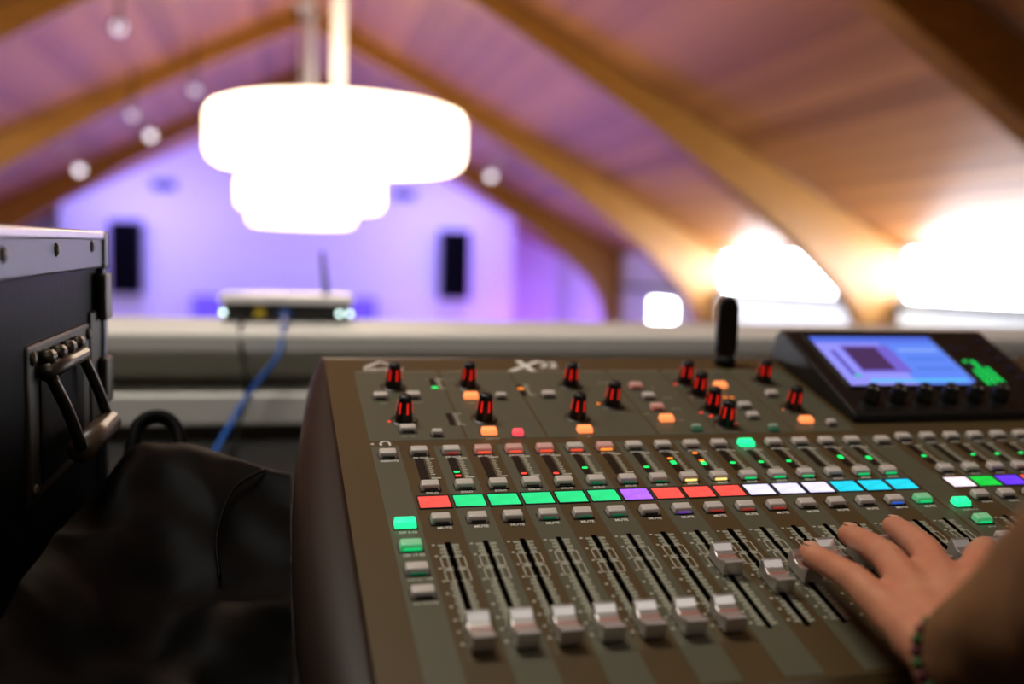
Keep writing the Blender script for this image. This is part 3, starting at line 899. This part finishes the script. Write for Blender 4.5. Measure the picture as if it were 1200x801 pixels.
# latches on the rear corner
for z in (-.05, -.13):
    l = cpart('latch', boxes('latch', [cb((cx1 - .001, cy1 - .034, z - .022), (cx1 + .006, cy1 - .002, z + .022))], .002), M_steel)
cpart('side_plate', boxes('side_plate', [cb((cx1 - .006, .957, -.19), (cx1 - .002, 1.004, -.062))], .002), mat('handle_plate_steel', (66, 62, 54), .45, metal=.85))

# the case stands on feet, slightly raised at its far end
TILT = math.radians(1.25)
piv = W(0, cy0, cz0)
for x in (cx0 + .08, cx1 - .08):
    cpart('rubber_foot', boxes('rubber_foot', [cb((x - .02, cy1 - .09, cz0 - .0115), (x + .02, cy1 - .05, cz0 + .014))], .003), M_black_metal)
    cpart('rubber_foot', boxes('rubber_foot', [cb((x - .02, cy0 + .02, cz0 - .0005), (x + .02, cy0 + .06, cz0 + .014))], .003), M_black_metal)
fc.matrix_basis = Matrix.Translation(piv + Vector((0, 0, .0008))) @ Matrix.Rotation(TILT, 4, 'X') @ Matrix.Translation(-piv) @ fc.matrix_basis

# ================================================================== bag between case and console
M_bag = mat('bag_black_vinyl', (4, 4, 4), .58, spec=.05, var=.2, scale=40, bump=.25)


def cloth(name, grid, nx, ny, thick):
    """smooth surface through a coarse grid of control points, closed underneath"""
    def cr(p, t):
        a, b, c, d = p
        return 0.5 * ((2 * b) + (c - a) * t + (2 * a - 5 * b + 4 * c - d) * t * t + (3 * b - a - 3 * c + d) * t ** 3)

    def samp(P, s):
        n = len(P) - 1; x = min(s * n, n - 1e-6); i = int(x); t = x - i
        g4 = [P[max(i - 1, 0)], P[i], P[min(i + 1, n)], P[min(i + 2, n)]]
        return cr(g4, t)
    rows = [[Vector(p) for p in r] for r in grid]
    bm = bmesh.new(); vs = []
    for j in range(ny + 1):
        colm = [samp([r[k] for r in rows], j / ny) for k in range(len(rows[0]))]
        line = []
        for i in range(nx + 1):
            p = samp(colm, i / nx)
            f = noise.noise(p * 22) * .007 + abs(noise.noise(p * 11 + Vector((3, 1, 2)))) * -.010
            p = p + Vector((0, -.3, 1)) * f
            p.z = max(p.z, ZD + .002)
            line.append(bm.verts.new(p + Vector((0, 0, ZC))))
        vs.append(line)
    for j in range(ny):
        for i in range(nx):
            bm.faces.new((vs[j][i], vs[j][i + 1], vs[j + 1][i + 1], vs[j + 1][i]))
    # base
    low = [[bm.verts.new((v.co.x, v.co.y, ZD + ZC + .0005)) for v in ln] for ln in (vs[0], vs[-1])]
    side = [v[0] for v in vs], [v[-1] for v in vs]
    for ln, lo in zip((vs[0], vs[-1]), low):
        for i in range(nx):
            bm.faces.new((ln[i], ln[i + 1], lo[i + 1], lo[i]))
    return fin(bm, name, True)


bag = tag(empty('soft_bag', W(-.08, .8, ZD)), 'black vinyl bag slumped between flight case and mixing console', 'bag')
BO = Matrix.Translation(-bag.matrix_basis.translation)
D = ZD + .004
grid = [
    [(-.168, .42, -.245), (-.12, .42, D), (-.07, .42, D), (-.02, .42, D), (.012, .42, D)],
    [(-.168, .50, -.235), (-.12, .50, -.25), (-.08, .50, -.262), (-.03, .50, -.25), (.002, .50, -.28)],
    [(-.168, .60, -.218), (-.12, .60, -.262), (-.08, .60, -.245), (-.04, .61, -.262), (.002, .60, -.272)],
    [(-.168, .68, -.212), (-.13, .68, -.236), (-.09, .69, -.262), (-.045, .70, -.238), (.004, .69, -.262)],
    [(-.168, .78, -.205), (-.13, .78, -.215), (-.09, .77, -.24), (-.05, .77, -.25), (.004, .78, -.25)],
    [(-.165, .87, -.205), (-.135, .88, -.185), (-.10, .88, -.192), (-.055, .88, -.205), (.004, .88, -.215)],
    [(-.165, .95, -.21), (-.14, .95, -.175), (-.11, .96, -.168), (-.065, .95, -.180), (.004, .94, -.20)],
    [(-.165, 1.02, -.24), (-.14, 1.02, -.215), (-.11, 1.02, -.20), (-.06, 1.02, -.21), (.004, 1.0, -.24)],
    [(-.165, 1.06, D), (-.14, 1.06, D), (-.11, 1.06, D), (-.06, 1.06, D), (-.012, 1.04, D)]]
link('bag_body', cloth('bag_body', grid, 60, 110, .004), M_bag, bag, BO)
link('zip_seam', tube('zip_seam', spline([W(-.02, .93, -.192), W(-.045, .88, -.199), W(-.055, .82, -.222), W(-.05, .77, -.243)], 8), .0014, 6), M_bag, bag, BO)
link('carry_strap', tube('carry_strap', spline([W(-.15, 1.0, -.20), W(-.145, 1.03, -.165), W(-.125, 1.04, -.158), W(-.108, 1.03, -.17), W(-.10, 1.0, -.20)], 8), .007, 8), M_bag, bag, BO)

# ================================================================== router and cables on the parapet cap
rt = tag(empty('wireless_router', W(.0, 1.98, LT)), 'white topped wireless router with black back panel on the parapet cap', 'router')


def rpoly(w2, d2, r, n=6):
    out = []
    for cx, cy, a0 in ((w2 - r, d2 - r, 0), (-w2 + r, d2 - r, 90), (-w2 + r, -d2 + r, 180), (w2 - r, -d2 + r, 270)):
        for k in range(n + 1):
            a = math.radians(a0 + 90 * k / n)
            out.append((cx + r * math.cos(a), cy + r * math.sin(a)))
    return out


M_router = mat('router_black', (14, 14, 15), .3, var=.1)
M_rshell = mat('router_white_shell', (240, 238, 240), .25, var=.02)
link('router_body', prism('router_body', rpoly(.122, .07, .02), 'Z', .004, .037, .003), M_router, rt)
link('top_shell', prism('top_shell', rpoly(.128, .075, .024), 'Z', .037, .054, .006), M_rshell, rt)
for x in (-.09, .09):
    link('rubber_foot', box('rubber_foot', (x - .012, -.05, 0), (x + .012, .05, .005)), M_router, rt)
link('yellow_port', box('yellow_port', (-.06, -.0725, .011), (-.042, -.069, .026), .001), mat('port_yellow', (196, 170, 30), .4, var=.05), rt)
link('blue_port', box('blue_port', (-.014, -.0725, .011), (.006, -.069, .026), .001), mat('port_blue', (30, 74, 150), .4, var=.05), rt)
M_rglint = glow('router_glint', (214, 244, 240), 6)  # highlights on the router's rounded ends, put in as small glowing dots
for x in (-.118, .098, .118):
    link('glint_dot', lathe('glint_dot', [(0, .004), (.003, .003), (.0042, 0), (0, 0)], 12), M_rglint, rt, Matrix.Translation((x, -.071 if abs(x) < .11 else -.065, .019)) @ Matrix.Rotation(math.pi / 2, 4, 'X'))
link('router_antenna', tube('router_antenna', [(.078, .04, .03), (.076, .045, .06), (.068, .05, .138)], .006, 10, rr=[.007, .007, .005]), mat('antenna_violet_grey', (84, 70, 120), .4, var=.05), rt)
cb1 = tube('network_cable', spline([(-.004, 1.905, LT + .02 + ZC), (-.006, 1.80, LT + .018 + ZC), (-.006, 1.66, LT + .010 + ZC), (-.008, 1.632, LT - .01 + ZC), (-.015, 1.61, -.15 + ZC), (-.041, 1.60, -.184 + ZC), (-.067, 1.585, -.220 + ZC), (-.089, 1.53, -.255 + ZC), (-.103, 1.46, -.277 + ZC), (-.115, 1.30, -.278 + ZC)], 8), .0042, 8)
tag(link('network_cable', cb1, mat('cable_blue', (30, 96, 190), .4, var=.05)), 'blue network cable hanging from the router down to the desk', 'cable')
cb2 = tube('power_cable', spline([(-.085, 1.905, LT + .016 + ZC), (-.08, 1.8, LT + .006 + ZC), (-.076, 1.66, LT + .005 + ZC), (-.074, 1.635, LT - .01 + ZC), (-.068, 1.615, -.16 + ZC), (-.061, 1.60, -.19 + ZC), (-.066, 1.595, -.225 + ZC), (-.075, 1.55, -.265 + ZC), (-.08, 1.45, -.28 + ZC)], 8), .003, 8)
tag(link('power_cable', cb2, M_black_metal), 'thin black power cable dangling beside the blue cable', 'cable')

# ================================================================== person reaching in from the right
def PP(u, v, h):
    return K @ Vector(mm(u, v, h))


M_skin = mat('skin', (218, 156, 120), .48, var=.10, scale=42, rgb2=(194, 112, 84), bump=.08)
M_skin.node_tree.nodes['Principled BSDF'].inputs['Subsurface Weight'].default_value = .12
M_skin.node_tree.nodes['Principled BSDF'].inputs['Subsurface Radius'].default_value = (.006, .0025, .0015)
M_knit = mat('sleeve_knit', (128, 86, 44), .85, var=.25, scale=140, bump=.5)
fing = dict(
    pinky=[((249, -96, 18), .0085), ((246, -124, 27), .0096), ((245, -152, 35), .0108), ((243, -196, 39), .0128)],
    ring=[((296, -72, 16), .0092), ((288, -106, 29), .0102), ((281, -137, 38), .0116), ((264, -190, 44), .0132)],
    middle=[((343, -60, 13), .0093), ((328, -97, 28), .0104), ((314, -132, 38), .0118), ((289, -184, 45), .0134)],
    index=[((380, -108, 18), .0092), ((364, -130, 36), .0102), ((338, -154, 47), .0114), ((308, -184, 46), .0132)])
wrist = PP(229, -268, 58)
elbow = W(.316, .215, -.045)
chains = []
for nme, ch in fing.items():
    pts = [(PP(*p), r) for p, r in ch]
    chains.append(pts)
    k, r = pts[-1]
    chains.append([(k, r), (k.lerp(wrist, .5) , .0150), (wrist, .021)])
kn_ = [PP(*fing[n][-1][0]) for n in ('pinky', 'ring', 'middle', 'index')]
for a, b in zip(kn_, kn_[1:]):
    chains.append([(a - n_ * .004, .012), (b - n_ * .004, .012)])
    chains.append([(a.lerp(wrist, .45) - n_ * .004, .0145), (b.lerp(wrist, .45) - n_ * .004, .0145)])
# thumb tucked under the index side
th = [(wrist.lerp(kn_[3], .25), .017), (PP(322, -215, 32), .0135), (PP(350, -190, 24), .0105), (PP(368, -165, 18), .009)]
chains.append(th)
fdir = (elbow - wrist).normalized()
chains.append([(wrist, .023), (wrist.lerp(elbow, .35), .033), (wrist.lerp(elbow, .75), .043), (elbow, .042)])
shoulder = W(.56, -.02, .06)
chest = W(.74, -.02, -.06); hip = W(.74, .02, -.5)
chains.append([(elbow, .043), (shoulder, .055)])
chains.append([(shoulder, .06), (chest, .10), (W(.92, -.02, .06), .06)])
chains.append([(chest, .115), (W(.74, 0, -.28), .11), (hip, .125)])
chains.append([(W(.66, .02, -.52), .085), (W(.64, .36, -.52), .06), (W(.64, .38, -.93), .04)])
chains.append([(W(.83, .02, -.52), .085), (W(.86, .36, -.52), .06), (W(.86, .38, -.93), .04)])
chains.append([(W(.64, .36, -.97), .035), (W(.63, .50, -.985), .03)]); chains.append([(W(.86, .36, -.97), .035), (W(.87, .50, -.985), .03)])
chains.append([(W(.92, -.02, .06), .055), (W(.99, .02, -.22), .04), (W(.93, .30, -.22), .03), (W(.92, .38, -.215), .025)])
chains.append([(W(.74, -.01, .06), .055), (W(.74, .02, .16), .05)])
head = W(.735, .05, .27)
chains.append([(head + Vector((0, 0, .03)), .085), (head + Vector((0, .01, -.04)), .072)]); chains.append([(head + Vector((0, .085, -.005)), .012), (head + Vector((0, .10, -.02)), .011)])
for s in (-1, 1):
    chains.append([(head + Vector((s * .082, 0, .01)), .012), (head + Vector((s * .080, .005, -.02)), .010)])
bodyme = blobs('person', chains, .003, 5)
person = tag(link('person', bodyme, M_skin), 'person in a brown sleeve and beaded bracelet reaching a hand onto the faders', 'person')
# fingernails
for nme in ('pinky', 'ring', 'middle'):
    p0 = PP(*fing[nme][0][0]); p1 = PP(*fing[nme][1][0]); r = fing[nme][0][1]
    d = (p0 - p1).normalized(); sidev = d.cross(n_).normalized(); nn = sidev.cross(d).normalized()
    m3 = Matrix((sidev, d, nn)).transposed().to_4x4(); m3.translation = p0 + nn * r * .84 - d * .0015
    bm = bmesh.new(); bmesh.ops.create_icosphere(bm, subdivisions=2, radius=1); bmesh.ops.scale(bm, vec=(.0054, .0062, .0014), verts=bm.verts)
    link('fingernail', fin(bm, 'fingernail', True), mat('nail', (222, 164, 136), .3, var=.03), person, m3)
# loose sleeve, torso, trousers and hair as garments
sl = [(wrist + fdir * .034, .032), (wrist.lerp(elbow, .45), .045), (wrist.lerp(elbow, .8), .058), (elbow, .062), (shoulder, .072)]
gar = [sl, [(shoulder, .075), (chest, .118), (W(.92, -.02, .06), .075)], [(chest, .132), (W(.74, 0, -.28), .128), (hip, .14)], [(W(.92, -.02, .06), .07), (W(.99, .02, -.22), .055), (W(.94, .25, -.22), .045)]]
gm = blobs('sweater', gar, .006, 4)
for v, nn in zip(gm.vertices, [x.normal.copy() for x in gm.vertices]):
    v.co = v.co + nn * (noise.noise(v.co * 26) * .006)
link('sweater', gm, M_knit, person)
tr = [[(W(.66, .02, -.52), .098), (W(.64, .36, -.52), .072), (W(.64, .38, -.92), .055)], [(W(.83, .02, -.52), .098), (W(.86, .36, -.52), .072), (W(.86, .38, -.92), .055)], [(W(.66, .02, -.50), .11), (W(.83, .02, -.50), .11)]]
link('trousers', blobs('trousers', tr, .008, 4), mat('denim_dark', (30, 34, 46), .8, var=.15, scale=100), person)
hr = [[(head + Vector((0, -.02, .05)), .092), (head + Vector((0, -.05, -.02)), .085), (head + Vector((0, -.06, -.10)), .06)]]
link('hair', blobs('hair', hr, .006, 3), mat('hair_brown', (70, 44, 24), .5, var=.3, scale=120, stretch=(4, 4, .3)), person)
for s in (-1, 1):
    link('shoe', blobs('shoe', [[(W(.75 + s * .11, .35, -.985), .038), (W(.75 + s * .115, .52, -.992), .032)]], .006, 3), M_black_metal, person)
# beaded bracelet at the wrist
bc = wrist + fdir * .012
ax = fdir; a1 = ax.cross(Vector((0, 0, 1))).normalized(); a2 = ax.cross(a1)
br = link('bracelet', tube('bracelet', [bc + (a1 * math.cos(t_) + a2 * math.sin(t_)) * .0262 for t_ in [2 * math.pi * k / 32 for k in range(33)]], .0012, 6, False), M_black_metal, person)
bead_me = lathe('bead', [(0, -.0034), (.0025, -.0025), (.0034, 0), (.0025, .0025), (0, .0034)], 10)
BE = [mat('bead_green', (54, 96, 40), .35, var=.05), mat('bead_wine', (86, 18, 38), .35, var=.05)]
for k in range(26):
    t_ = 2 * math.pi * k / 26
    o = link('bead', bead_me, None, br, Matrix.Translation(bc + (a1 * math.cos(t_) + a2 * math.sin(t_)) * .0266))
    if not bead_me.materials:
        bead_me.materials.append(BE[0])
    o.material_slots[0].link = 'OBJECT'; o.material_slots[0].material = BE[k % 2]
# stool under the person
st = tag(empty('stool', W(.74, .04, -ZC)), 'round black stool under the seated person', 'stool')
link('seat', lathe('seat', [(0, .37), (.18, .37), (.19, .355), (.19, .335), (.17, .32), (0, .32)], 32), M_black_metal, st)
link('column', lathe('column', [(0, .02), (.025, .02), (.025, .33), (0, .33)], 16), M_steel, st)
link('base', lathe('base', [(0, 0), (.2, 0), (.2, .012), (.03, .03), (0, .03)], 32), M_steel, st)

bpy.data.scenes.remove(TMP)
